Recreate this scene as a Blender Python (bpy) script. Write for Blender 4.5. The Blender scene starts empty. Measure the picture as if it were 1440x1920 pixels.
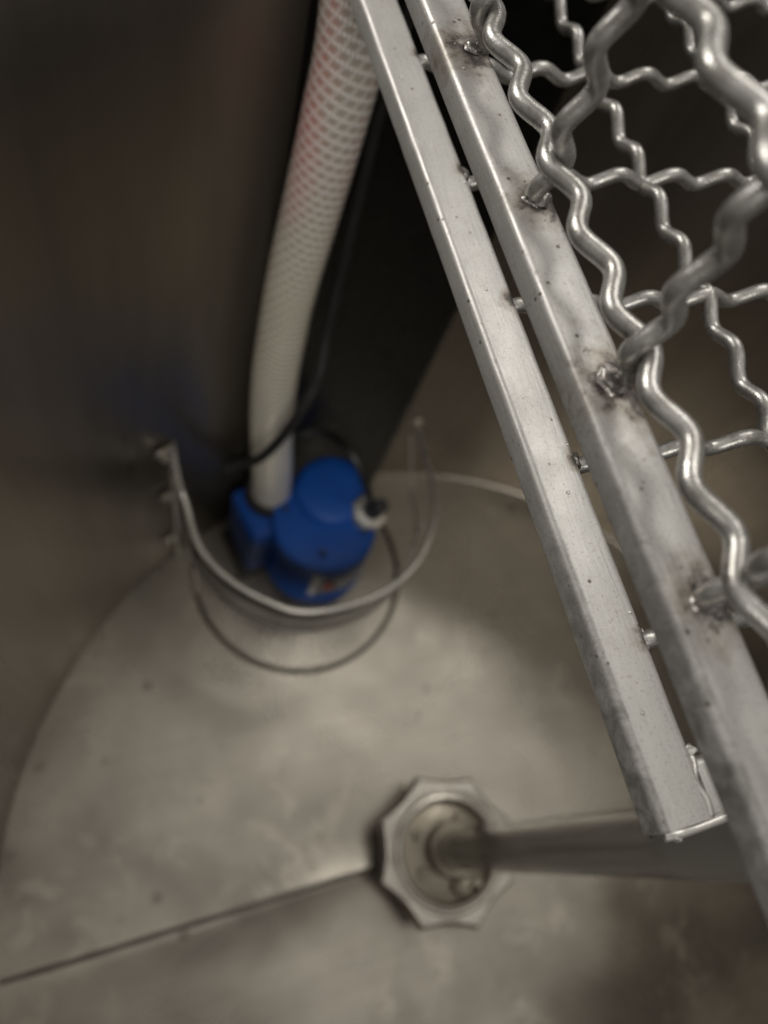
import bpy, bmesh, math, random
from mathutils import Vector, Matrix
random.seed(7)
S = bpy.context.scene
COL = S.collection

# ------------------------------------------------------------------ camera
CAMH = 0.62
cam_d = bpy.data.cameras.new('camera')
cam = bpy.data.objects.new('camera', cam_d)
COL.objects.link(cam)
right = Vector((0.94034, -0.24952, 0.23132))
down = Vector((-0.13847, -0.90165, -0.40969))
fwd = Vector((0.31079, 0.35322, -0.88241))
m = Matrix.Identity(4)
for i in range(3):
    m[i][0] = right[i]; m[i][1] = -down[i]; m[i][2] = -fwd[i]
m[2][3] = CAMH
cam.matrix_world = m
cam_d.sensor_fit = 'VERTICAL'
cam_d.sensor_height = 36.0
cam_d.sensor_width = 27.0
cam_d.lens = 36.0 * 1400 / 1920
cam_d.clip_start = 0.005
cam_d.clip_end = 50
cam_d.dof.use_dof = True
cam_d.dof.focus_distance = 0.168
cam_d.dof.aperture_fstop = 8.8
S.camera = cam

# ------------------------------------------------------------------ light
W = bpy.data.worlds.new('World'); S.world = W; W.use_nodes = True
wn = W.node_tree.nodes; bg = wn['Background']
bg.inputs['Color'].default_value = (1.0, 0.95, 0.89, 1)
bg.inputs['Strength'].default_value = 0.20

def area(name, loc, aim, sx, sy, energy, col=(1, 0.965, 0.915)):
    d = bpy.data.lights.new(name, 'AREA'); d.shape = 'RECTANGLE'
    d.size = sx; d.size_y = sy; d.energy = energy; d.color = col
    o = bpy.data.objects.new(name, d); COL.objects.link(o)
    o.location = loc
    o.rotation_euler = (Vector(aim) - Vector(loc)).to_track_quat('-Z', 'Y').to_euler()
    return o
area('ceiling_and_fill_lamp', (0.48, -0.2, 2.1), (0.35, -0.15, 0.2), 1.0, 3.2, 7.5)
area('ceiling_and_fill_lamp', (1.0, 1.0, 2.2), (0.15, 0.0, 0.1), 1.0, 1.0, 16)
area('ceiling_and_fill_lamp', (-1.2, 1.9, 1.8), (0.1, 0.1, 0.45), 1.3, 0.8, 46)
area('ceiling_and_fill_lamp', (-0.4, -1.5, 1.75), (0.1, 0.2, 0.4), 1.3, 0.9, 27)  # added front fill, brightens hose and pump; not a known lamp

S.view_settings.view_transform = 'Standard'
S.view_settings.look = 'None'
S.view_settings.exposure = 0.0
S.view_settings.gamma = 1.0
S.view_settings.use_curve_mapping = False
S.cycles.use_denoising = True
S.cycles.max_bounces = 10

# ------------------------------------------------------------------ materials
class NT:
    """small node-tree builder"""
    def __init__(s, name):
        s.m = bpy.data.materials.new(name); s.m.use_nodes = True
        s.t = s.m.node_tree; s.b = s.t.nodes['Principled BSDF']
        s.tc = s.t.nodes.new('ShaderNodeTexCoord')
    def n(s, typ, **kw):
        x = s.t.nodes.new('ShaderNode' + typ)
        for k, v in kw.items(): setattr(x, k, v)
        return x
    def l(s, a, b): s.t.links.new(a, b)
    def mapped(s, scale, coord='Object', rot=(0, 0, 0)):
        mp = s.n('Mapping'); mp.inputs['Scale'].default_value = scale
        mp.inputs['Rotation'].default_value = rot
        s.l(s.tc.outputs[coord], mp.inputs[0]); return mp.outputs[0]
    def noise(s, scale, detail=4, rough=0.6, vec=None, dist=0.0):
        x = s.n('TexNoise'); x.inputs['Scale'].default_value = scale
        x.inputs['Detail'].default_value = detail; x.inputs['Roughness'].default_value = rough
        x.inputs['Distortion'].default_value = dist
        s.l(vec if vec is not None else s.tc.outputs['Object'], x.inputs['Vector'])
        return x.outputs['Fac']
    def ramp(s, fac, stops):
        r = s.n('ValToRGB'); e = r.color_ramp.elements
        while len(e) < len(stops): e.new(0.5)
        for k, (p, c) in enumerate(stops):
            e[k].position = p; e[k].color = (*c, 1) if len(c) == 3 else c
        s.l(fac, r.inputs[0]); return r.outputs[0]
    def rng(s, v, a, b, c, d):
        x = s.n('MapRange'); x.inputs[1].default_value = a; x.inputs[2].default_value = b
        x.inputs[3].default_value = c; x.inputs[4].default_value = d
        s.l(v, x.inputs[0]); return x.outputs[0]
    def math(s, op, a, b=None):
        x = s.n('Math', operation=op)
        for i, v in enumerate((a, b)):
            if v is None: continue
            if isinstance(v, (int, float)): x.inputs[i].default_value = v
            else: s.l(v, x.inputs[i])
        return x.outputs[0]
    def mix(s, fac, a, b, mode='MIX'):
        x = s.n('Mix', data_type='RGBA', blend_type=mode)
        if isinstance(fac, (int, float)): x.inputs[0].default_value = fac
        else: s.l(fac, x.inputs[0])
        for i, v in ((6, a), (7, b)):
            if isinstance(v, tuple): x.inputs[i].default_value = (*v, 1)
            else: s.l(v, x.inputs[i])
        return x.outputs[2]
    def bump(s, h, strength, dist=0.001, normal=None):
        b = s.n('Bump'); b.inputs['Strength'].default_value = strength
        b.inputs['Distance'].default_value = dist
        s.l(h, b.inputs['Height'])
        if normal is not None: s.l(normal, b.inputs['Normal'])
        return b.outputs[0]
    def out(s, col=None, rough=None, metal=None, normal=None):
        for k, v in (('Base Color', col), ('Roughness', rough), ('Metallic', metal)):
            if v is None: continue
            if isinstance(v, (int, float)): s.b.inputs[k].default_value = v
            elif isinstance(v, tuple): s.b.inputs[k].default_value = (*v, 1)
            else: s.l(v, s.b.inputs[k])
        if normal is not None: s.l(normal, s.b.inputs['Normal'])
        return s.m
    def near(s, pts, rad, wobble=0.35, nscale=260.0):
        """0..1 mask round given points (object space), edge broken up by noise"""
        acc = None
        nz = s.rng(s.noise(nscale, 3), 0.3, 0.7, -wobble, wobble)
        for p, kr in pts:
            d = s.n('VectorMath', operation='DISTANCE')
            s.l(s.tc.outputs['Object'], d.inputs[0]); d.inputs[1].default_value = p
            v = s.math('ADD', s.math('DIVIDE', d.outputs['Value'], rad * kr), nz)
            k = s.rng(v, 0.35, 1.0, 1.0, 0.0)
            acc = k if acc is None else s.math('MAXIMUM', acc, k)
        return acc

def m_bar(name, stains, stain_r, dark_side=None):
    t = NT(name)
    broad = t.noise(28, 5)
    fine = t.noise(900, 3, 0.7)
    brush = t.noise(1.0, 3, 0.6, t.mapped((1400, 60, 1400)))
    c = t.ramp(broad, [(0.2, (0.34, 0.33, 0.31)), (0.55, (0.38, 0.37, 0.35)), (0.85, (0.43, 0.42, 0.40))])
    c = t.mix(t.rng(brush, 0.35, 0.75, 0.0, 0.3), c, (0.56, 0.55, 0.52))
    pits = t.n('TexVoronoi'); pits.inputs['Scale'].default_value = 230
    t.l(t.tc.outputs['Object'], pits.inputs['Vector'])
    pm = t.math('MULTIPLY', t.rng(pits.outputs['Distance'], 0.08, 0.15, 1.0, 0.0), t.rng(t.noise(60, 2), 0.49, 0.57, 0, 1))
    c = t.mix(pm, c, (0.09, 0.075, 0.06))
    grain = t.rng(t.noise(1100, 2, 0.8), 0.56, 0.70, 0.0, 0.6)
    c = t.mix(grain, c, (0.20, 0.19, 0.17))
    scr = t.n('TexVoronoi', feature='DISTANCE_TO_EDGE'); scr.inputs['Scale'].default_value = 1.0
    t.l(t.mapped((330, 110, 330), 'Object', (0.2, 0.1, 0.5)), scr.inputs['Vector'])
    sm_ = t.math('MULTIPLY', t.rng(scr.outputs['Distance'], 0.0, 0.022, 1, 0), t.rng(t.noise(70, 3), 0.55, 0.66, 0, 0.55))
    c = t.mix(sm_, c, (0.62, 0.61, 0.58))
    dirt = t.rng(t.noise(140, 6, 0.7), 0.56, 0.72, 0, 0.25)
    c = t.mix(dirt, c, (0.22, 0.20, 0.17))
    if dark_side is not None:  # blotchy darker tone on the left face, towards the near end
        gx, gy = dark_side
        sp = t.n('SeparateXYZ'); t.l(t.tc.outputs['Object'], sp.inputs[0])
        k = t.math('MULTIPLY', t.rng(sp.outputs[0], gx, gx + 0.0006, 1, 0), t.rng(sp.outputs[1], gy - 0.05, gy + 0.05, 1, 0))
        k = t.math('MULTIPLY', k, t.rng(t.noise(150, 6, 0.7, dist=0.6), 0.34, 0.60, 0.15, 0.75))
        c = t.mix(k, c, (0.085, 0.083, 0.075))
    if stains:
        stains = [(p, random.uniform(0.75, 1.25)) for p in stains]
        brown = t.near(stains, stain_r * 1.7, 0.45, 150)
        dark = t.near([(p, k * 0.95) for p, k in stains], stain_r, 0.6, 300)
        c = t.mix(t.math('MULTIPLY', brown, 0.6), c, (0.15, 0.11, 0.07))
        c = t.mix(t.math('MULTIPLY', dark, 0.85), c, (0.035, 0.028, 0.026))
    r = t.rng(t.noise(90, 5, 0.65), 0.3, 0.7, 0.36, 0.50)
    h = t.math('ADD', t.math('MULTIPLY', fine, 0.5), brush)
    return t.out(c, r, 0.48, t.bump(h, 0.22, 0.00025))

def m_wire():
    t = NT('galvanised_wire')
    n = t.noise(160, 5, 0.65)
    c = t.ramp(n, [(0.3, (0.22, 0.21, 0.19)), (0.52, (0.36, 0.352, 0.33)), (0.75, (0.47, 0.462, 0.44))])
    sp = t.rng(t.noise(520, 3, 0.7), 0.62, 0.72, 0, 0.6)
    c = t.mix(sp, c, (0.13, 0.105, 0.075))
    r = t.rng(t.noise(300, 4), 0.3, 0.7, 0.22, 0.38)
    return t.out(c, r, 0.75, t.bump(t.noise(700, 4, 0.7), 0.35, 0.0003))

def m_weld():
    t = NT('weld_metal')
    c = t.ramp(t.noise(500, 4), [(0.3, (0.10, 0.085, 0.075)), (0.6, (0.32, 0.30, 0.28)), (0.8, (0.55, 0.53, 0.51))])
    return t.out(c, 0.34, 0.95, t.bump(t.noise(900, 3), 0.5, 0.0005))

SEED = 5.3  # shifts where the painted bright and dark floor patches fall
def m_floor():
    t = NT('stained_floor_painted_sheen')
    mp = t.n('Mapping'); mp.inputs['Location'].default_value = (SEED, 0.7 * SEED, 0); t.l(t.tc.outputs['Object'], mp.inputs[0])
    big = t.noise(4.2, 3, 0.5, mp.outputs[0], 0.5)  # broad bright and dark reflections painted into the floor colour
    mid = t.noise(24, 5, 0.6, dist=0.3)
    c = t.ramp(t.math('ADD', t.math('MULTIPLY', big, 0.86), t.math('MULTIPLY', mid, 0.14)),
               [(0.37, (0.165, 0.152, 0.129)), (0.5, (0.30, 0.276, 0.234)), (0.64, (0.42, 0.386, 0.328))])
    v = t.n('TexVoronoi'); v.inputs['Scale'].default_value = 34; v.inputs['Randomness'].default_value = 1.0
    t.l(t.tc.outputs['Object'], v.inputs['Vector'])
    spots = t.math('MULTIPLY', t.rng(v.outputs['Distance'], 0.08, 0.20, 1, 0), t.rng(t.noise(11, 2), 0.54, 0.64, 0, 0.6))
    c = t.mix(spots, c, (0.10, 0.085, 0.07))
    v2 = t.n('TexVoronoi'); v2.inputs['Scale'].default_value = 85
    t.l(t.tc.outputs['Object'], v2.inputs['Vector'])
    sp2 = t.math('MULTIPLY', t.rng(v2.outputs['Distance'], 0.14, 0.26, 1, 0), t.rng(t.noise(17, 3), 0.55, 0.66, 0, 0.7))
    c = t.mix(sp2, c, (0.075, 0.066, 0.055))
    scale_ = t.math('MULTIPLY', t.rng(t.noise(34, 5, 0.7, dist=0.4), 0.52, 0.62, 0, 0.4), t.rng(t.noise(8, 2), 0.47, 0.58, 0, 1))
    c = t.mix(scale_, c, (0.50, 0.46, 0.39))
    roll = t.noise(1.0, 4, 0.6, t.mapped((7, 150, 7), 'Object', (0, 0, 0.3)))
    c = t.mix(t.rng(roll, 0.42, 0.7, 0, 0.10), c, (0.16, 0.145, 0.12))
    r = t.rng(t.noise(9, 4, 0.6, dist=0.8), 0.35, 0.68, 0.24, 0.36)
    return t.out(c, r, 0.92, t.bump(t.noise(6, 2, 0.45, dist=0.3), 0.5, 0.006))

def m_wall():
    t = NT('dull_steel_wall')
    v = t.noise(9, 5, 0.65, t.mapped((1, 1, 0.10)))
    c = t.ramp(v, [(0.3, (0.15, 0.133, 0.112)), (0.7, (0.29, 0.259, 0.218))])
    r = t.rng(t.noise(12, 3, 0.6, t.mapped((1, 1, 0.15))), 0.3, 0.7, 0.24, 0.40)
    return t.out(c, r, 0.9, t.bump(t.noise(9, 3), 0.15, 0.004))

def m_simple(name, col, rough, metal=0.0, nscale=80, var=0.18, bump=0.15):
    t = NT(name)
    a = tuple(x * (1 - var) for x in col); b = tuple(min(1, x * (1 + var)) for x in col)
    n = t.noise(nscale, 4)
    c = t.ramp(n, [(0.3, a), (0.7, b)])
    r = t.rng(t.noise(nscale * 1.7, 3), 0.3, 0.7, max(0.05, rough - 0.06), rough + 0.08)
    return t.out(c, r, metal, t.bump(t.noise(nscale * 4, 3), bump, 0.0005))

def m_hose():
    t = NT('braided_hose_plastic')
    uv = t.tc.outputs['UV']
    sep = t.n('SeparateXYZ'); t.l(uv, sep.inputs[0])
    u, v = sep.outputs[0], sep.outputs[1]          # u: turns round, v: metres along
    def strand(sign, k, pitch, w):
        a = t.math('ADD', t.math('MULTIPLY', v, pitch), t.math('MULTIPLY', u, sign * k))
        f = t.math('FRACT', a)
        d = t.math('ABSOLUTE', t.math('SUBTRACT', f, 0.5))
        return t.rng(d, w, w + 0.14, 1.0, 0.0)
    s1 = strand(1, 4, 215, 0.13)
    s2 = strand(-1, 16, 120, 0.10)
    dash = t.rng(t.math('ABSOLUTE', t.math('SUBTRACT', t.math('FRACT', t.math('ADD', t.math('MULTIPLY', u, 48), t.math('MULTIPLY', v, 40))), 0.5)), 0.10, 0.2, 1.0, 0.35)
    st = t.math('MAXIMUM', t.math('MULTIPLY', s1, dash), t.math('MULTIPLY', s2, 0.35))
    cream = t.ramp(t.noise(30, 3), [(0.3, (0.31, 0.285, 0.20)), (0.7, (0.40, 0.37, 0.27))])
    # wine staining shows through the upper end of the hose as pink and red patches
    up = t.rng(v, 0.235, 0.33, 0.0, 1.0)
    side = t.rng(t.math('ABSOLUTE', t.math('SUBTRACT', t.math('FRACT', t.math('MULTIPLY', u, 2)), 0.5)), 0.16, 0.42, 1.0, 0.10)
    wine = t.math('MULTIPLY', t.math('MULTIPLY', up, side), t.rng(t.noise(21, 3, dist=0.5), 0.42, 0.62, 0.0, 0.6))
    base = t.mix(t.math('MULTIPLY', up, 0.6), cream, (0.38, 0.335, 0.31))
    base = t.mix(wine, base, (0.55, 0.17, 0.16))
    c = t.mix(t.math('MULTIPLY', st, 0.85), base, (0.93, 0.91, 0.88))
    m_ = t.out(c, 0.22, 0.0, t.bump(st, 0.6, 0.0008))
    t.b.inputs['Coat Weight'].default_value = 0.9
    t.b.inputs['Coat Roughness'].default_value = 0.08
    t.b.inputs['Subsurface Weight'].default_value = 0.25
    t.b.inputs['Subsurface Radius'].default_value = (0.006, 0.005, 0.004)
    t.b.inputs['Subsurface Scale'].default_value = 1.0
    return m_

# ------------------------------------------------------------------ mesh helpers
def obj(name, bm, mat, parent=None, smooth=True, loc=None):
    me = bpy.data.meshes.new(name)
    bmesh.ops.recalc_face_normals(bm, faces=bm.faces)
    bm.to_mesh(me); bm.free()
    if smooth:
        for p in me.polygons: p.use_smooth = True
        me.set_sharp_from_angle(angle=math.radians(42))
    me.materials.append(mat)
    o = bpy.data.objects.new(name, me); COL.objects.link(o)
    if loc is not None: o.location = loc
    if parent: o.parent = parent
    return o
def thing(name, label, cat, loc=(0, 0, 0), group=None):
    o = bpy.data.objects.new(name, None); COL.objects.link(o); o.location = loc
    o.empty_display_size = 0.02
    return tag(o, label, cat, group)
def tag(o, label, cat, group=None):
    o['label'] = label; o['category'] = cat
    if group: o['group'] = group
    return o

def bm_box(lo, hi, bev=0.0, seg=3, bm=None):
    bm = bm or bmesh.new()
    r = bmesh.ops.create_cube(bm, size=1.0)
    lo, hi = Vector(lo), Vector(hi); c = (lo + hi) / 2; d = hi - lo
    for v in r['verts']:
        v.co = Vector((v.co.x * d.x, v.co.y * d.y, v.co.z * d.z)) + c
    if bev:
        es = list({e for v in r['verts'] for e in v.link_edges})
        bmesh.ops.bevel(bm, geom=es, offset=bev, segments=seg, affect='EDGES', profile=0.5)
    return bm

def bm_bar_y(x0, x1, z0, z1, y0, y1, bev, n, wob, seg=4):
    """rounded bar along y, cut into rings so its faces can be a touch uneven"""
    bm = bmesh.new(); rings = []
    cx, cz = (x0 + x1) / 2, (z0 + z1) / 2; hx, hz = (x1 - x0) / 2, (z1 - z0) / 2
    prof = []
    for (sx, sz, a0) in ((1, 1, 0), (-1, 1, 90), (-1, -1, 180), (1, -1, 270)):
        for k in range(seg + 1):
            a = math.radians(a0 + 90 * k / seg)
            prof.append((cx + sx * (hx - bev) + bev * math.cos(a), cz + sz * (hz - bev) + bev * math.sin(a)))
    rnd = random.Random(3)
    for i in range(n + 1):
        y = y0 + (y1 - y0) * i / n
        dz = rnd.uniform(-wob, wob); dx = rnd.uniform(-wob, wob)
        rings.append([bm.verts.new((px + dx, y, pz + dz)) for px, pz in prof])
    k = len(prof)
    for a, b in zip(rings, rings[1:]):
        for j in range(k): bm.faces.new((a[j], a[(j + 1) % k], b[(j + 1) % k], b[j]))
    for r in (rings[0], rings[-1]):
        f = bm.faces.new(r)
        bmesh.ops.bevel(bm, geom=list(f.edges), offset=bev * 0.45, segments=2, affect='EDGES')
    return bm

def bm_tube(pts, rad, sides=14, closed=False, cap=True, uv=False, bm=None):
    """sweep a circle along pts (list of Vector); rad: number or function of 0..1"""
    bm = bm or bmesh.new()
    pts = [Vector(p) for p in pts]; n = len(pts)
    up = None; rings = []; L = [0.0]
    for a, b in zip(pts, pts[1:]): L.append(L[-1] + (b - a).length)
    uvl = bm.loops.layers.uv.new('UVMap') if uv else None
    for i, p in enumerate(pts):
        a = pts[i - 1] if (i > 0 or closed) else p
        b = pts[(i + 1) % n] if (i < n - 1 or closed) else p
        t = (b - a).normalized()
        if up is None:
            up = Vector((0, 0, 1)) if abs(t.z) < 0.9 else Vector((0, -1, 0))
        up = (up - t * up.dot(t)).normalized(); sd = t.cross(up)
        r = rad(i / (n - 1)) if callable(rad) else rad
        rings.append([bm.verts.new(p + (up * math.cos(2 * math.pi * k / sides) + sd * math.sin(2 * math.pi * k / sides)) * r) for k in range(sides)])
    pairs = list(zip(range(n - 1), range(1, n))) + ([(n - 1, 0)] if closed else [])
    for i, j in pairs:
        for k in range(sides):
            k2 = (k + 1) % sides
            f = bm.faces.new((rings[i][k], rings[i][k2], rings[j][k2], rings[j][k]))
            if uv:
                us = (k / sides, (k + 1) / sides, (k + 1) / sides, k / sides); vs = (L[i], L[i], L[j], L[j])
                for lp, a_, b_ in zip(f.loops, us, vs): lp[uvl].uv = (a_, b_)
    if cap and not closed:
        bm.faces.new(rings[0]); bm.faces.new(rings[-1])
    return bm

def bm_lathe(prof, seg=48, c=(0, 0), bm=None, close=True):
    """prof: list of (r, z) from one end to the other"""
    bm = bm or bmesh.new(); rings = []
    for r, z in prof:
        if r < 1e-6: rings.append([bm.verts.new((c[0], c[1], z))])
        else: rings.append([bm.verts.new((c[0] + r * math.cos(2 * math.pi * k / seg), c[1] + r * math.sin(2 * math.pi * k / seg), z)) for k in range(seg)])
    for a, b in zip(rings, rings[1:]):
        for k in range(seg):
            k2 = (k + 1) % seg
            if len(a) == 1 and len(b) == 1: continue
            if len(a) == 1: bm.faces.new((a[0], b[k], b[k2]))
            elif len(b) == 1: bm.faces.new((a[k], a[k2], b[0]))
            else: bm.faces.new((a[k], a[k2], b[k2], b[k]))
    return bm

def spline(pts, per=12):
    """Catmull-Rom through pts"""
    P = [Vector(p) for p in pts]; P = [P[0] * 2 - P[1]] + P + [P[-1] * 2 - P[-2]]
    out = []
    for i in range(1, len(P) - 2):
        for k in range(per):
            t = k / per; a, b, c, d = P[i - 1], P[i], P[i + 1], P[i + 2]
            out.append(0.5 * ((2 * b) + (c - a) * t + (2 * a - 5 * b + 4 * c - d) * t * t + (3 * b - a - 3 * c + d) * t ** 3))
    out.append(P[-2]); return out

def bm_blob(c, r, rough=0.25, squash=(1, 1, 1), seed=1, sub=3):
    bm = bmesh.new(); bmesh.ops.create_icosphere(bm, subdivisions=sub, radius=1.0)
    rn = random.Random(seed); ph = [rn.uniform(0, 6) for _ in range(6)]
    for v in bm.verts:
        d = v.co.normalized()
        k = 1 + rough * (math.sin(3 * d.x + ph[0]) * math.cos(4 * d.y + ph[1]) + 0.5 * math.sin(7 * d.z + ph[2] + 3 * d.x))
        v.co = Vector(c) + Vector((d.x * squash[0], d.y * squash[1], d.z * squash[2])) * r * k
    return bm

# ------------------------------------------------------------------ tank
TC = Vector((0.2016, -0.0426)); TR = 0.3326
M_floor, M_wall = m_floor(), m_wall()
M_wire, M_weld = m_wire(), m_weld()
tank = thing('steel_tank', 'round stainless steel tank seen from inside, with dull walls and a stained floor', 'tank', (TC.x, TC.y, 0))
SEAM = math.pi
FC = Vector((0.188, -0.044)) - TC                      # the fitting stands a little off centre
def floor_z(x, y):
    """height of the floor (tank-local x, y): shallow cone with a crease along the seam"""
    r = math.hypot(x, y)
    a = math.atan2(y, x); d = abs((a - SEAM + math.pi) % (2 * math.pi) - math.pi)
    z = -0.009 * (1 - r / TR)
    z += 0.0075 * math.exp(-d / 0.28) * min(1, r / 0.12)
    z += 0.0009 * math.sin(3.1 * a + 0.5) * (r / TR) + 0.0006 * math.sin(31 * x + 2) * math.cos(27 * y)
    return z
bm = bmesh.new(); rings = []
NA, NR = 180, 36
for i in range(NR + 1):
    r = TR * i / NR
    if i == 0: rings.append([bm.verts.new((0, 0, floor_z(0, 0)))]); continue
    rings.append([bm.verts.new((r * math.cos(2 * math.pi * k / NA), r * math.sin(2 * math.pi * k / NA),
                 floor_z(r * math.cos(2 * math.pi * k / NA), r * math.sin(2 * math.pi * k / NA)))) for k in range(NA)])
for a, b in zip(rings, rings[1:]):
    for k in range(NA):
        k2 = (k + 1) % NA
        if len(a) == 1: bm.faces.new((a[0], b[k], b[k2]))
        else: bm.faces.new((a[k], a[k2], b[k2], b[k]))
obj('tank_floor', bm, M_floor, tank)
# wall with a small rounded foot and a rolled rim
wall_prof = [(TR - 0.003, -0.0005), (TR - 0.0018, 0.0004), (TR - 0.0006, 0.0014), (TR, 0.004)]
wall_prof += [(TR, 0.008 + 0.482 * k / 12) for k in range(1, 13)]
wall_prof += [(TR + 0.004, 0.496), (TR + 0.012, 0.498), (TR + 0.016, 0.492), (TR + 0.016, 0.47), (TR + 0.004, 0.46), (TR + 0.004, -0.006), (TR - 0.002, -0.006)]
obj('tank_wall', bm_lathe(wall_prof, 200), M_wall, tank)
# weld seam: a low uneven bead lying along the crease
pts = []
rn = random.Random(5)
for k in range(61):
    r = 0.055 + (TR - 0.004 - 0.055) * k / 60
    x, y = -r, 0.0 + 0.00025 * math.sin(k * 0.23)
    pts.append((x, y, floor_z(x, y) + 0.0001))
obj('weld_seam', bm_tube(pts, lambda t: 0.0017 + 0.00015 * math.sin(t * 50), 10), m_simple('seam_metal', (0.16, 0.145, 0.125), 0.4, 0.8, 300), tank)

# ------------------------------------------------------------------ black strip against the wall
M_black = m_simple('strip_black', (0.004, 0.004, 0.004), 0.3, 0.0, 60, 0.3, 0.05)
M_black.node_tree.nodes['Principled BSDF'].inputs['Specular IOR Level'].default_value = 0.22
def wall_pt(a, inset): return (TC.x + (TR - inset) * math.cos(a), TC.y + (TR - inset) * math.sin(a))
a0 = math.atan2(0.287 + 0.0426, 0.2195 - TC.x)
a1 = math.atan2(0.258 + 0.0426, 0.088 - TC.x)
bm = bmesh.new(); n = 24; sec = []
for k in range(n + 1):
    a = a0 + (a1 - a0) * k / n
    e = min(k, n - k) / n
    ins = 0.0075 if e > 0.02 else 0.0045
    xo, yo = wall_pt(a, 0.0008); xi, yi = wall_pt(a, ins)
    sec.append([bm.verts.new(v) for v in ((xo, yo, 0.006), (xi, yi, 0.004), (xi, yi, 0.486), (xo, yo, 0.486))])
for a, b in zip(sec, sec[1:]):
    for j in range(4): bm.faces.new((a[j], a[(j + 1) % 4], b[(j + 1) % 4], b[j]))
bm.faces.new(sec[0]); bm.faces.new(sec[-1])
o = obj('wall_black_strip', bm, M_black, None, smooth=False)  # plain black strip following the wall curve, almost full height
tag(o, 'tall glossy black strip standing against the tank wall behind the blue pump', 'liner')  # plain black strip, not a known liner

# ------------------------------------------------------------------ fitting on the tank floor
FX, FY = 0.1865, -0.0437
fit = thing('floor_fitting', 'eight-sided steel bearing fitting with scalloped edges, standing on the tank floor round the shaft', 'fitting', (FX, FY, -0.009))
M_fit = m_simple('cast_steel', (0.44, 0.41, 0.36), 0.32, 0.85, 55, 0.2, 0.3)
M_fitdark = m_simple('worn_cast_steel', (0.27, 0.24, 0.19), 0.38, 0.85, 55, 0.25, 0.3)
bm = bmesh.new(); N = 8; sub = 8
def outline(rv, rm):
    out = []
    for k in range(N * sub):
        f = (k % sub) / sub; base = math.cos(math.pi / N) / math.cos((f - 0.5) * 2 * math.pi / N)
        r = rv * base - (rv - rm) * math.sin(math.pi * f) ** 1.0
        a = math.radians(8) + 2 * math.pi * k / (N * sub)
        out.append((r * math.cos(a), r * math.sin(a)))
    return out
levels = [(outline(0.050, 0.0470), 0.0205), (outline(0.0570, 0.0542), 0.0225), (outline(0.0580, 0.0552), 0.026), (outline(0.0570, 0.0542), 0.031),
          (outline(0.0548, 0.0520), 0.0335)]
rings = [[bm.verts.new((x, y, z)) for x, y in o_] for o_, z in levels]
K = N * sub
def circle_ring(r, z): return [bm.verts.new((r * math.cos(math.radians(8) + 2 * math.pi * k / K), r * math.sin(math.radians(8) + 2 * math.pi * k / K), z)) for k in range(K)]
rings += [circle_ring(0.0445, 0.0338), circle_ring(0.0432, 0.0318), circle_ring(0.0415, 0.0318), circle_ring(0.0400, 0.0345), circle_ring(0.0375, 0.0350), circle_ring(0.036, 0.0335), circle_ring(0.035, 0.026)]
for a, b in zip(rings, rings[1:]):
    for k in range(K): bm.faces.new((a[k], a[(k + 1) % K], b[(k + 1) % K], b[k]))
bm.faces.new(rings[0])
obj('flange', bm, M_fit, fit)
obj('foot', bm_lathe([(0.0, 0.001), (0.036, 0.001), (0.035, 0.004), (0.031, 0.008), (0.031, 0.0210), (0, 0.0210)], 48), M_fitdark, fit)
obj('recess', bm_lathe([(0, 0.020), (0.0355, 0.020), (0.0352, 0.0262), (0.031, 0.0272), (0.022, 0.0285), (0, 0.0285)], 48), M_fitdark, fit)
for (bx, by) in ((0.012, -0.020), (0.017, -0.027), (-0.019, 0.016), (-0.022, -0.010), (0.017, 0.020)):
    bm = bm_lathe([(0, 0), (0.0042, 0), (0.0044, 0.001), (0.0044, 0.0042), (0.0036, 0.005), (0, 0.005)], 6)
    obj('bolt', bm, M_fitdark, fit, smooth=False, loc=(bx, by, 0.0272))

# shaft
M_shaft = m_simple('polished_shaft_steel', (0.19, 0.18, 0.16), 0.15, 0.5, 9, 0.06, 0.01)
bm = bm_lathe([(0, 0), (0.0085, 0), (0.0088, 0.001), (0.0088, 0.006), (0.0075, 0.0075), (0.0050, 0.0078), (0.0048, 0.0125), (0, 0.013)], 6)
obj('pin_nut', bm, M_fitdark, fit, smooth=False, loc=(0.0045, -0.0255, 0.0270))
shaft = thing('agitator_shaft', 'long polished steel shaft rising out of the eight-sided floor fitting', 'shaft', (0.1905, -0.0437, 0.02))
obj('shaft_tube', bm_lathe([(0, 0.002), (0.0142, 0.002), (0.0145, 0.004), (0.0145, 0.30), (0.0147, 0.301), (0.0147, 0.316), (0.0145, 0.317), (0.0145, 0.80), (0, 0.80)], 40), M_shaft, shaft)
obj('shaft_collar', bm_lathe([(0.0140, 0.0005), (0.0195, 0.0005), (0.0205, 0.002), (0.0205, 0.010), (0.0192, 0.0115), (0.0146, 0.0115)], 40), M_fitdark, shaft)

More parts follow.
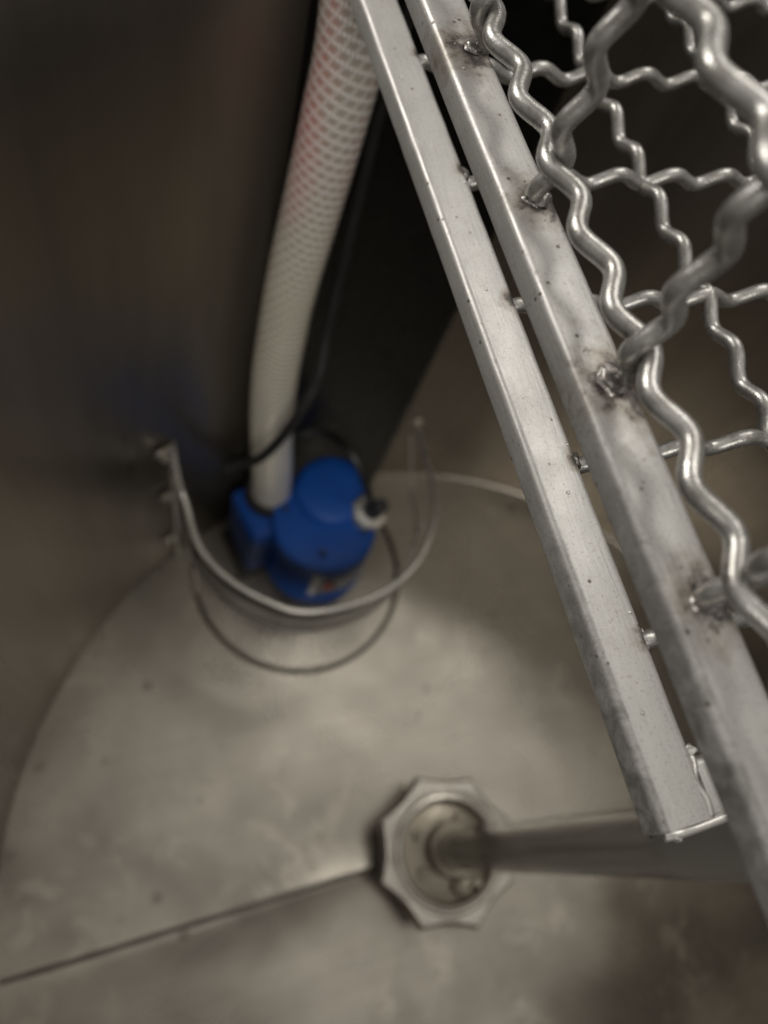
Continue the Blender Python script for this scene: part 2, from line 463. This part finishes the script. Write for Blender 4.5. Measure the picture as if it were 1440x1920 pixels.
# ------------------------------------------------------------------ guard round the pump
M_polish = m_simple('polished_guard_steel', (0.20, 0.20, 0.20), 0.22, 1.0, 18, 0.1, 0.05)
guard = thing('pump_guard', 'open steel guard curved round the blue pump, a strap above a thin floor hoop', 'guard')
top = [(0.0265, 0.2405, 0.190), (0.0282, 0.224, 0.168), (0.031, 0.212, 0.158), (0.0350, 0.181, 0.155), (0.050, 0.155, 0.155), (0.0712, 0.1365, 0.155), (0.0905, 0.1262, 0.155),
       (0.118, 0.1236, 0.155), (0.150, 0.1295, 0.155), (0.1785, 0.1465, 0.154), (0.200, 0.1745, 0.150), (0.2135, 0.2055, 0.138), (0.2225, 0.244, 0.120), (0.2335, 0.284, 0.098)]
bot = [(0.0275, 0.2400, 0), (0.0295, 0.224, 0), (0.0325, 0.205, 0), (0.0385, 0.184, 0), (0.050, 0.160, 0), (0.0665, 0.1400, 0), (0.087, 0.1262, 0),
       (0.1175, 0.1165, 0), (0.150, 0.1185, 0), (0.180, 0.133, 0), (0.2035, 0.158, 0), (0.2250, 0.197, 0), (0.2400, 0.240, 0), (0.2445, 0.279, 0)]
bot = [(x, y, floor_z(x - TC.x, y - TC.y) + 0.0006) for x, y, z in bot]
T_ = spline(top, 8)
STRAP = 0.050
bm = bmesh.new(); grid = []
for i_, t_ in enumerate(T_[:int(len(T_) * 0.70)]):
    hgt = STRAP * min(1.0, 0.35 + i_ / 16, 0.35 + (len(T_) - 1 - i_) / 16)
    grid.append([bm.verts.new(t_ - Vector((0, 0, hgt * (1 - j_ / 3)))) for j_ in range(4)])
for a, b in zip(grid, grid[1:]):
    for j_ in range(3): bm.faces.new((a[j_], b[j_], b[j_ + 1], a[j_ + 1]))
gs = obj('strap', bm, M_polish, guard)
sm = gs.modifiers.new('thickness', 'SOLIDIFY'); sm.thickness = 0.0012; sm.offset = 0
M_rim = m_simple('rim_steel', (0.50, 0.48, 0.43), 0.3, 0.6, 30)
obj('rim_wire', bm_tube(T_, 0.0022, 12), M_rim, guard)
obj('lower_wire', bm_tube([t_ - Vector((0, 0, STRAP * min(1.0, 0.35 + i_ / 16, 0.35 + (len(T_) - 1 - i_) / 16))) for i_, t_ in enumerate(T_)], 0.0013, 10), M_rim, guard)
foot = []
GC = Vector((0.1274, 0.2066)); GR = 0.0903
for k in range(65):
    a = math.radians(158 + 246 * k / 64)
    x, y = GC.x + GR * math.cos(a), GC.y + GR * math.sin(a)
    foot.append(Vector((x, y, floor_z(x - TC.x, y - TC.y) + 0.0016)))
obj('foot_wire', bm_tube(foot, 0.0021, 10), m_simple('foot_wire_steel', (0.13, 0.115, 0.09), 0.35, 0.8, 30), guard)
for (px, py, pz), k in (((0.0335, 0.196, 0.128), 7), ((0.2070, 0.188, 0.112), 50)):
    q = min(foot, key=lambda p: (p.x - px) ** 2 + (p.y - py) ** 2)
    obj('upright_rod', bm_tube([Vector((px, py, pz)), q], 0.0014, 10), M_rim, guard)
obj('wall_rod', bm_tube([(0.0262, 0.2392, 0.189), (0.0270, 0.2385, 0.10), (0.0278, 0.2370, 0.004)], 0.0016, 10), M_rim, guard)
M_clip = m_simple('clip_steel', (0.60, 0.57, 0.50), 0.3, 0.85, 150)
for z, s in ((0.193, 1.0), (0.128, 0.8), (0.048, 0.75)):
    bm = bm_box((-0.0065 * s, -0.0015, -0.0030), (0.0065 * s, 0.0015, 0.0030), 0.0008, 2)
    bm_tube([(-0.003, -0.001, 0), (-0.003, -0.0055 * s, 0.001)], 0.0032 * s, 8, bm=bm)
    c_ = obj('clip', bm, M_clip, guard, loc=(0.0215, 0.2325, z)); c_.rotation_euler = (0.1, 0.25, math.radians(30))
bm = bm_box((-0.004, -0.0015, -0.004), (0.004, 0.0015, 0.004), 0.0008, 2)
obj('clip', bm, M_clip, guard, loc=(0.2335, 0.2845, 0.1))

# ------------------------------------------------------------------ pump
M_blue = m_simple('blue_plastic', (0.007, 0.058, 0.27), 0.46, 0.0, 30, 0.12, 0.15)
M_blue.node_tree.nodes['Principled BSDF'].inputs['Specular IOR Level'].default_value = 0.25
M_foot = m_simple('black_rubber', (0.012, 0.012, 0.013), 0.55)
pump = thing('submersible_pump', 'small blue submersible pump standing inside the U shaped guard', 'pump', (0.140, 0.212, floor_z(-0.06, 0.25)))
P0 = Vector((0.140, 0.212))
def rel(x, y): return (x - P0.x, y - P0.y)
obj('pump_foot', bm_lathe([(0, 0.0005), (0.040, 0.0005), (0.042, 0.002), (0.042, 0.010), (0.038, 0.013), (0, 0.013)], 48), M_foot, pump)
body = bm_lathe([(0, 0.0125), (0.0425, 0.0125), (0.0436, 0.015), (0.0436, 0.022), (0.0425, 0.024), (0.0405, 0.080), (0.0395, 0.084), (0.0, 0.084)], 64)
obj('pump_body', body, M_blue, pump)
lid = bm_lathe([(0.0390, 0.0835), (0.0408, 0.0845), (0.0410, 0.0925), (0.0400, 0.0955), (0.037, 0.0970), (0.020, 0.0985), (0.0, 0.0985)], 64, c=rel(0.1365, 0.2095))
lido = obj('pump_lid', lid, M_blue, pump)
for sx, sy in ((0.1080, 0.2240), (0.1640, 0.1960)):
    obj('lid_screw', bm_lathe([(0, 0.097), (0.0028, 0.097), (0.0030, 0.0995), (0.0022, 0.1003), (0, 0.0996)], 16, c=rel(sx, sy)), m_simple('lid_screw_dark', (0.006, 0.02, 0.09), 0.4), lido)
sc = bm_lathe([(0, 0.098), (0.0030, 0.098), (0.0032, 0.1000), (0.0024, 0.1008), (0, 0.1000)], 16, c=rel(0.128, 0.183))
obj('lid_screw', sc, m_simple('lid_screw_dark', (0.006, 0.02, 0.09), 0.4), lido)
dome = bm_lathe([(0.0, 0.083), (0.0305, 0.083), (0.0308, 0.099), (0.0290, 0.1035), (0.0240, 0.1060), (0.012, 0.1070), (0, 0.1070)], 48, c=rel(0.1475, 0.2330))
obj('motor_dome', dome, M_blue, pump)
# discharge housing with squared corners, reached by the hose
bm = bm_box((-0.0240, -0.026, 0.016), (0.0300, 0.021, 0.086), 0.006, 4)
dh = obj('discharge_housing', bm, M_blue, pump, loc=(*rel(0.0985, 0.2365), 0)); dh.rotation_euler = (0, 0, math.radians(12))
bm = bm_box((-0.026, -0.024, 0.0006), (0.024, 0.022, 0.0155), 0.004, 3)
o = obj('strainer_foot', bm, M_foot, pump, loc=(*rel(0.0960, 0.2330), 0)); o.rotation_euler = (0, 0, math.radians(12))
hx, hy = rel(0.1005, 0.2430)
obj('outlet_collar', bm_lathe([(0.0, 0.085), (0.0200, 0.085), (0.0204, 0.0865), (0.0204, 0.0925), (0.0190, 0.0945), (0.0, 0.0945)], 40, c=(hx, hy)), M_foot, pump)
# maker's label on the front of the body: white bar, red dot and pale strip of small type
def curved_patch(a_lo, a_hi, z_lo, z_hi, lift):
    bm = bmesh.new(); n = 10; rows = []
    for k in range(n + 1):
        a = a_lo + (a_hi - a_lo) * k / n
        row = []
        for z in (z_lo, z_hi):
            r = 0.0425 + (0.0405 - 0.0425) * (z - 0.024) / 0.056 + lift
            row.append(bm.verts.new((r * math.cos(a), r * math.sin(a), z)))
        rows.append(row)
    for a, b in zip(rows, rows[1:]): bm.faces.new((a[0], b[0], b[1], a[1]))
    return bm
D = math.radians
M_lab = m_simple('label_grey', (0.045, 0.055, 0.085), 0.4)
lab = obj('maker_label', curved_patch(D(-114), D(-46), 0.036, 0.073, 0.0003), M_lab, pump)
M_white = m_simple('label_white', (0.55, 0.55, 0.53), 0.45)
obj('label_stripe', curved_patch(D(-114), D(-107), 0.034, 0.074, 0.0006), M_white, lab)
def disc_patch(a_c, z_c, rad, lift):
    bm = bmesh.new(); R0 = 0.0415 + lift
    vs = [bm.verts.new((R0 * math.cos(a_c + rad / R0 * math.cos(t)), R0 * math.sin(a_c + rad / R0 * math.cos(t)), z_c + rad * math.sin(t))) for t in [2 * math.pi * k / 16 for k in range(16)]]
    bm.faces.new(vs); return bm
obj('red_dot', disc_patch(D(-95), 0.056, 0.0046, 0.0012), m_simple('label_red', (0.55, 0.05, 0.03), 0.45), lab)
k0 = -84
for w in (6, 4.5, 6, 5, 6):
    obj('lettering', curved_patch(D(k0), D(k0 + w), 0.0545, 0.0615, 0.0006), M_white, lab); k0 += w + 1.6
obj('lettering', curved_patch(D(-84), D(-52), 0.0445, 0.0475, 0.0006), M_white, lab)
# cable gland
M_gland = m_simple('grey_gland', (0.50, 0.49, 0.46), 0.3, 0.75, 90)
gl = bm_lathe([(0.0065, 0.0), (0.0120, 0.0), (0.0135, 0.0015), (0.0135, 0.0085), (0.0120, 0.0100), (0.0075, 0.0105), (0.0065, 0.004)], 8)
g_ = obj('cable_gland', gl, M_gland, pump, smooth=False, loc=(*rel(0.1690, 0.2105), 0.0965)); g_.rotation_euler = (D(14), D(10), D(15)); g_.scale = (1.12, 1.12, 1.2)
obj('gland_neck', bm_lathe([(0, -0.004), (0.0098, -0.004), (0.0098, 0.0002), (0, 0.0002)], 24), M_foot, g_)
obj('cable_boot', bm_lathe([(0, -0.0005), (0.0072, -0.0005), (0.0070, 0.012), (0.0050, 0.024), (0.0, 0.025)], 20), M_foot, g_)

# ------------------------------------------------------------------ hose and cable
hose_pts = [(0.1012, 0.2440, 0.0860), (0.0985, 0.2450, 0.125), (0.0925, 0.2470, 0.184), (0.0890, 0.2475, 0.240), (0.0884, 0.2475, 0.285), (0.0890, 0.2475, 0.328),
            (0.0920, 0.2478, 0.379), (0.0945, 0.2485, 0.420), (0.0965, 0.2520, 0.455), (0.094, 0.262, 0.505), (0.088, 0.295, 0.545), (0.08, 0.36, 0.57)]
o = obj('clear_hose', bm_tube(spline(hose_pts, 14), lambda t: 0.0134 + 0.0026 * max(0.0, 1 - t / 0.42), 40, uv=True), m_hose())
tag(o, 'cream translucent braided hose rising from the blue pump, tinted red near its upper end', 'hose')
cab = [(0.1690, 0.2105, 0.105), (0.1671, 0.2135, 0.1201), (0.1601, 0.219, 0.1438), (0.1498, 0.235, 0.1578), (0.1412, 0.259, 0.1437), (0.1233, 0.2665, 0.1351), (0.0963, 0.2665, 0.1181),
       (0.0717, 0.2480, 0.1279), (0.0619, 0.235, 0.158), (0.0649, 0.227, 0.1776), (0.0764, 0.2190, 0.1929), (0.0874, 0.2175, 0.2168), (0.0985, 0.2210, 0.2442),
       (0.1085, 0.230, 0.2669), (0.1120, 0.2420, 0.2885), (0.1146, 0.250, 0.3151), (0.1162, 0.2545, 0.3417), (0.1169, 0.2575, 0.3652), (0.117, 0.259, 0.42), (0.120, 0.262, 0.50), (0.124, 0.30, 0.58)]
o = obj('power_cable', bm_tube(spline(cab, 8), 0.0032, 12), m_simple('black_cable_rubber', (0.012, 0.012, 0.012), 0.4))
tag(o, 'thin black power cable looping round the cream hose from the pump', 'cable')

# ------------------------------------------------------------------ mesh lids
WR = 0.00225                                            # wire radius
def tri(x):                                             # rounded zig-zag, -1..1
    return math.asin(0.4 * math.cos(x)) / math.asin(0.4)
PY, Y0 = 0.0495, 0.0673                                 # mesh pitch along the bars
def wire_pts(p0, p1, nrm, phase, cyc, n):
    """straight run p0..p1 crimped along nrm; phase in cycles at p0"""
    p0, p1, nrm = Vector(p0), Vector(p1), Vector(nrm)
    return [p0.lerp(p1, k / n) + nrm * (0.00205 * tri(2 * math.pi * (phase + cyc * k / n))) for k in range(n + 1)]

# --- flat lid: frame bars and the wires inside it
Z1 = 0.470
bx0, bx1 = 0.0930, 0.1068
ly0, ly1 = -0.0208, 0.2670
flat_rows = [Y0 - PY, Y0, Y0 + PY, Y0 + 2 * PY, Y0 + 3 * PY]
flat_rows[0] = 0.0195
flat_rows.append(Y0 + 4 * PY)
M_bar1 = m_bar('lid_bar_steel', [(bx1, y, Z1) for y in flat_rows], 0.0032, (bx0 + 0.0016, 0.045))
lid1 = thing('wire_mesh_lid', 'wire mesh lid lying flat in a steel frame whose welded corner ends beside the shaft', 'mesh lid', (0, 0, CAMH * 0.1))
lid1.scale = (0.9, 0.9, 0.9)
XR = 0.335
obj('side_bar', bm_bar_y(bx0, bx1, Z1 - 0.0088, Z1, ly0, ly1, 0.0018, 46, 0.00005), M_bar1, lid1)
def bar_x(y0, y1, x0, x1, z1, hgt, name, par, mat):
    b = bm_bar_y(-y1, -y0, z1 - hgt, z1, x0, x1, 0.0016, 30, 0.00004)
    for v in b.verts: v.co = Vector((v.co.y, -v.co.x, v.co.z))
    return obj(name, b, mat, par)
M_bar_plain = m_bar('frame_bar_steel', [], 0)
bar_x(ly0 + 0.0004, ly0 + 0.0130, bx1 - 0.0006, XR, Z1 - 0.0004, 0.0084, 'end_bar', lid1, M_bar_plain)
def bm_sweep_bar(path, w, z1, hgt, bev):
    bm = bmesh.new(); rings = []; P = [Vector(p) for p in path]
    for i, p in enumerate(P):
        d = (P[min(i + 1, len(P) - 1)] - P[max(i - 1, 0)]).normalized(); nn = Vector((-d.y, d.x))
        prof = [(-w / 2 + bev, 0), (w / 2 - bev, 0), (w / 2, -bev), (w / 2, -hgt + bev), (w / 2 - bev, -hgt), (-w / 2 + bev, -hgt), (-w / 2, -hgt + bev), (-w / 2, -bev)]
        rings.append([bm.verts.new((p.x + nn.x * a, p.y + nn.y * a, z1 + b)) for a, b in prof])
    for a, b in zip(rings, rings[1:]):
        for j in range(8): bm.faces.new((a[j], a[(j + 1) % 8], b[(j + 1) % 8], b[j]))
    bm.faces.new(rings[0]); bm.faces.new(rings[-1]); return bm
LC, LR = TC / 0.9, TR / 0.9 - 0.016                      # the far end follows the round wall
def arc_y(x): return LC.y + math.sqrt(LR * LR - (x - LC.x) ** 2)
path = [(0.1020, ly1 - 0.006), (0.118, 0.278), (0.136, 0.2925)] + [(x, arc_y(x)) for x in [0.155 + 0.01 * k for k in range(19)]]
obj('end_bar', bm_sweep_bar(path, 0.0125, Z1 - 0.0004, 0.0084, 0.0014), M_bar_plain, lid1)
obj('side_bar', bm_bar_y(XR + 0.0002, XR + 0.0130, Z1 - 0.0088, Z1, ly0, arc_y(XR + 0.01) - 0.004, 0.0016, 40, 0.00005), M_bar_plain, lid1)
ZW = Z1 - 0.0042
XC = [0.1745, 0.1745 + 0.0545, 0.1745 + 2 * 0.0545]     # wires running along y
for i, y in enumerate(flat_rows):                       # wires running along x
    x0 = bx1 - 0.0008 if y < ly1 - 0.01 else 0.1105
    ph = 0.5 * (i % 2) - 2.5 * (XC[0] - x0) / 0.0545
    n = 190
    obj('mesh_wire', bm_tube(wire_pts((x0, y, ZW), (XR + 0.001, y, ZW), (0, 0, 1), ph, 2.5 * (XR + 0.001 - x0) / 0.0545, n), WR, 14), M_wire, lid1)
for j, x in enumerate(XC):
    y0, y1 = ly0 + 0.012, arc_y(x) - 0.004
    ph = -2.5 * (flat_rows[1] - y0) / PY + 0.5 + 0.5 * (j % 2)
    obj('mesh_wire', bm_tube(wire_pts((x, y0, ZW), (x, y1, ZW), (0, 0, 1), ph, 2.5 * (y1 - y0) / PY, 220), WR, 14), M_wire, lid1)
for k, y in enumerate(flat_rows[:5]):
    obj('weld_spot', bm_blob((bx1 + 0.0003, y, ZW + 0.0010), 0.0026, 0.22, (0.75, 1.15, 0.85), seed=k + 3), M_weld, lid1)
M_bead = m_simple('ground_weld_metal', (0.46, 0.45, 0.42), 0.3, 0.6, 200, 0.15, 0.1)
# weld bead round the corner where side bar and end bar meet, and along the cut end
bead = spline([(bx1 - 0.0002, -0.0060, Z1 - 0.0022), (bx1 + 0.0001, -0.0088, Z1 - 0.0016), (bx1 - 0.0016, -0.0125, Z1 - 0.00112), (bx1 - 0.0006, -0.0160, Z1 - 0.00112), (bx1 - 0.0010, -0.0194, Z1 - 0.0012)], 8)
obj('corner_weld', bm_tube(bead, lambda t: 0.0012 + 0.0001 * math.sin(9 * t), 10), M_bead, lid1)
bead = spline([(bx0 + 0.0010, ly0 + 0.0002, Z1 - 0.0016), (bx0 + 0.0040, ly0, Z1 - 0.0009), (bx0 + 0.008, ly0 - 0.0001, Z1 - 0.0010), (bx1, ly0 + 0.0001, Z1 - 0.0009), (bx1 + 0.006, ly0 + 0.0004, Z1 - 0.0012)], 8)
obj('corner_weld', bm_tube(bead, lambda t: 0.0011 + 0.0001 * math.sin(7 * t + 1), 10), M_bead, lid1)
obj('weld_spot', bm_blob((bx0 + 0.0035, ly0 - 0.0002, Z1 - 0.0012), 0.0013, 0.2, seed=21), M_bead, lid1)
obj('weld_spot', bm_blob((bx1 + 0.0006, -0.0060, Z1 - 0.0012), 0.0013, 0.2, seed=22), M_bead, lid1)

rs = random.Random(11)
for (sx, sy) in ((0.1035, -0.0140), (0.0985, 0.004), (0.1048, 0.026), (0.1005, 0.058), (0.1055, 0.071), (0.0990, 0.121), (0.1050, 0.1605), (0.0965, 0.205)):
    obj('weld_spatter', bm_blob((sx, sy, Z1 + 0.00005), rs.uniform(0.00025, 0.00055), 0.2, (1, 1, 0.7), rs.randint(0, 99), 2), M_bead, lid1)
# --- upright lid: bottom bar and mesh standing up from it
Z2 = 0.5064
ux0, ux1 = 0.0876, 0.1008
uy0, uy1 = -0.150, 0.2560
weld_y = [0.0196, 0.0673, 0.1169, 0.1674, 0.2170]
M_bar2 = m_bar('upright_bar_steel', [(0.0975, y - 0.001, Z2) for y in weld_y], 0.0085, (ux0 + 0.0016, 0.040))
lid2 = thing('wire_mesh_lid', 'wire mesh lid standing upright on a steel bar with burnt brown weld marks', 'mesh lid', (0, 0, CAMH * 0.1))
lid2.scale = (0.9, 0.9, 0.9)
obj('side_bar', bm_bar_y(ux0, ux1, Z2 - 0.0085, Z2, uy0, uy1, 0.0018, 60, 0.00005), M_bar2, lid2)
TI = 0.087                                              # lean of the panel towards the left
def up(y, h, off=0.0): return Vector((0.0972 - TI * h + off, y, Z2 + h))
nrm = Vector((-1, 0, -TI)).normalized()                 # towards the left
H1, HP = 0.0100, 0.0435
HT = H1 + 4 * HP + 0.03
for j in range(5):                                      # wires running along y
    h = H1 + HP * j
    y0, y1 = uy0 + 0.006, uy1 - 0.006
    ph = -2.5 * (Y0 - y0) / PY + 0.5 + 0.5 * (j % 2)
    obj('mesh_wire', bm_tube(wire_pts(up(y0, h), up(y1, h), nrm, ph, 2.5 * (y1 - y0) / PY, 300), WR, 16), M_wire, lid2)
ys = [weld_y[0] - 3 * PY, weld_y[0] - 2 * PY, weld_y[0] - PY] + weld_y
for i, y in enumerate(ys):                              # wires standing up
    k = i - 4                                           # 0 at the weld at Y0
    ph = -2.5 * (H1 + 0.0012) / HP + 0.5 * (k % 2)
    obj('mesh_wire', bm_tube(wire_pts(up(y, -0.0012), up(y, HT), nrm, ph, 2.5 * (HT + 0.0012) / HP, 260), WR, 16), M_wire, lid2)
    for q in range(3):
        obj('weld_spatter', bm_blob((0.0935 + rs.uniform(-0.003, 0.004), y + rs.uniform(-0.009, 0.009), Z2 + 0.00005), rs.uniform(0.0002, 0.00045), 0.2, (1, 1, 0.7), q + i, 2), M_weld, lid2)
    obj('weld_spot', bm_blob((0.0962, y - 0.0004, Z2 + 0.0004), 0.0029 + 0.0006 * math.sin(5 * i), 0.22, (1.15, 1.0, 0.45), seed=40 + i), M_weld, lid2)
tp = up(0, HT)
obj('side_bar', bm_bar_y(tp.x - 0.0062, tp.x + 0.0062, tp.z - 0.001, tp.z + 0.0075, uy0, uy1, 0.0016, 30, 0.00004), M_bar_plain, lid2)
for y in (uy0, uy1):
    bm = bmesh.new()
    a, b = up(y, 0.0003), up(y, HT - 0.0012)
    vs = []
    for p in (a, b):
        vs.append([bm.verts.new(p + Vector((sx * 0.0060, sy * 0.0042, 0))) for sx, sy in ((-1, -1), (1, -1), (1, 1), (-1, 1))])
    for j in range(4): bm.faces.new((vs[0][j], vs[0][(j + 1) % 4], vs[1][(j + 1) % 4], vs[1][j]))
    bm.faces.new(vs[0]); bm.faces.new(vs[1])
    bmesh.ops.bevel(bm, geom=list(bm.edges), offset=0.0012, segments=2, affect='EDGES')
    obj('end_bar', bm, M_bar_plain, lid2)
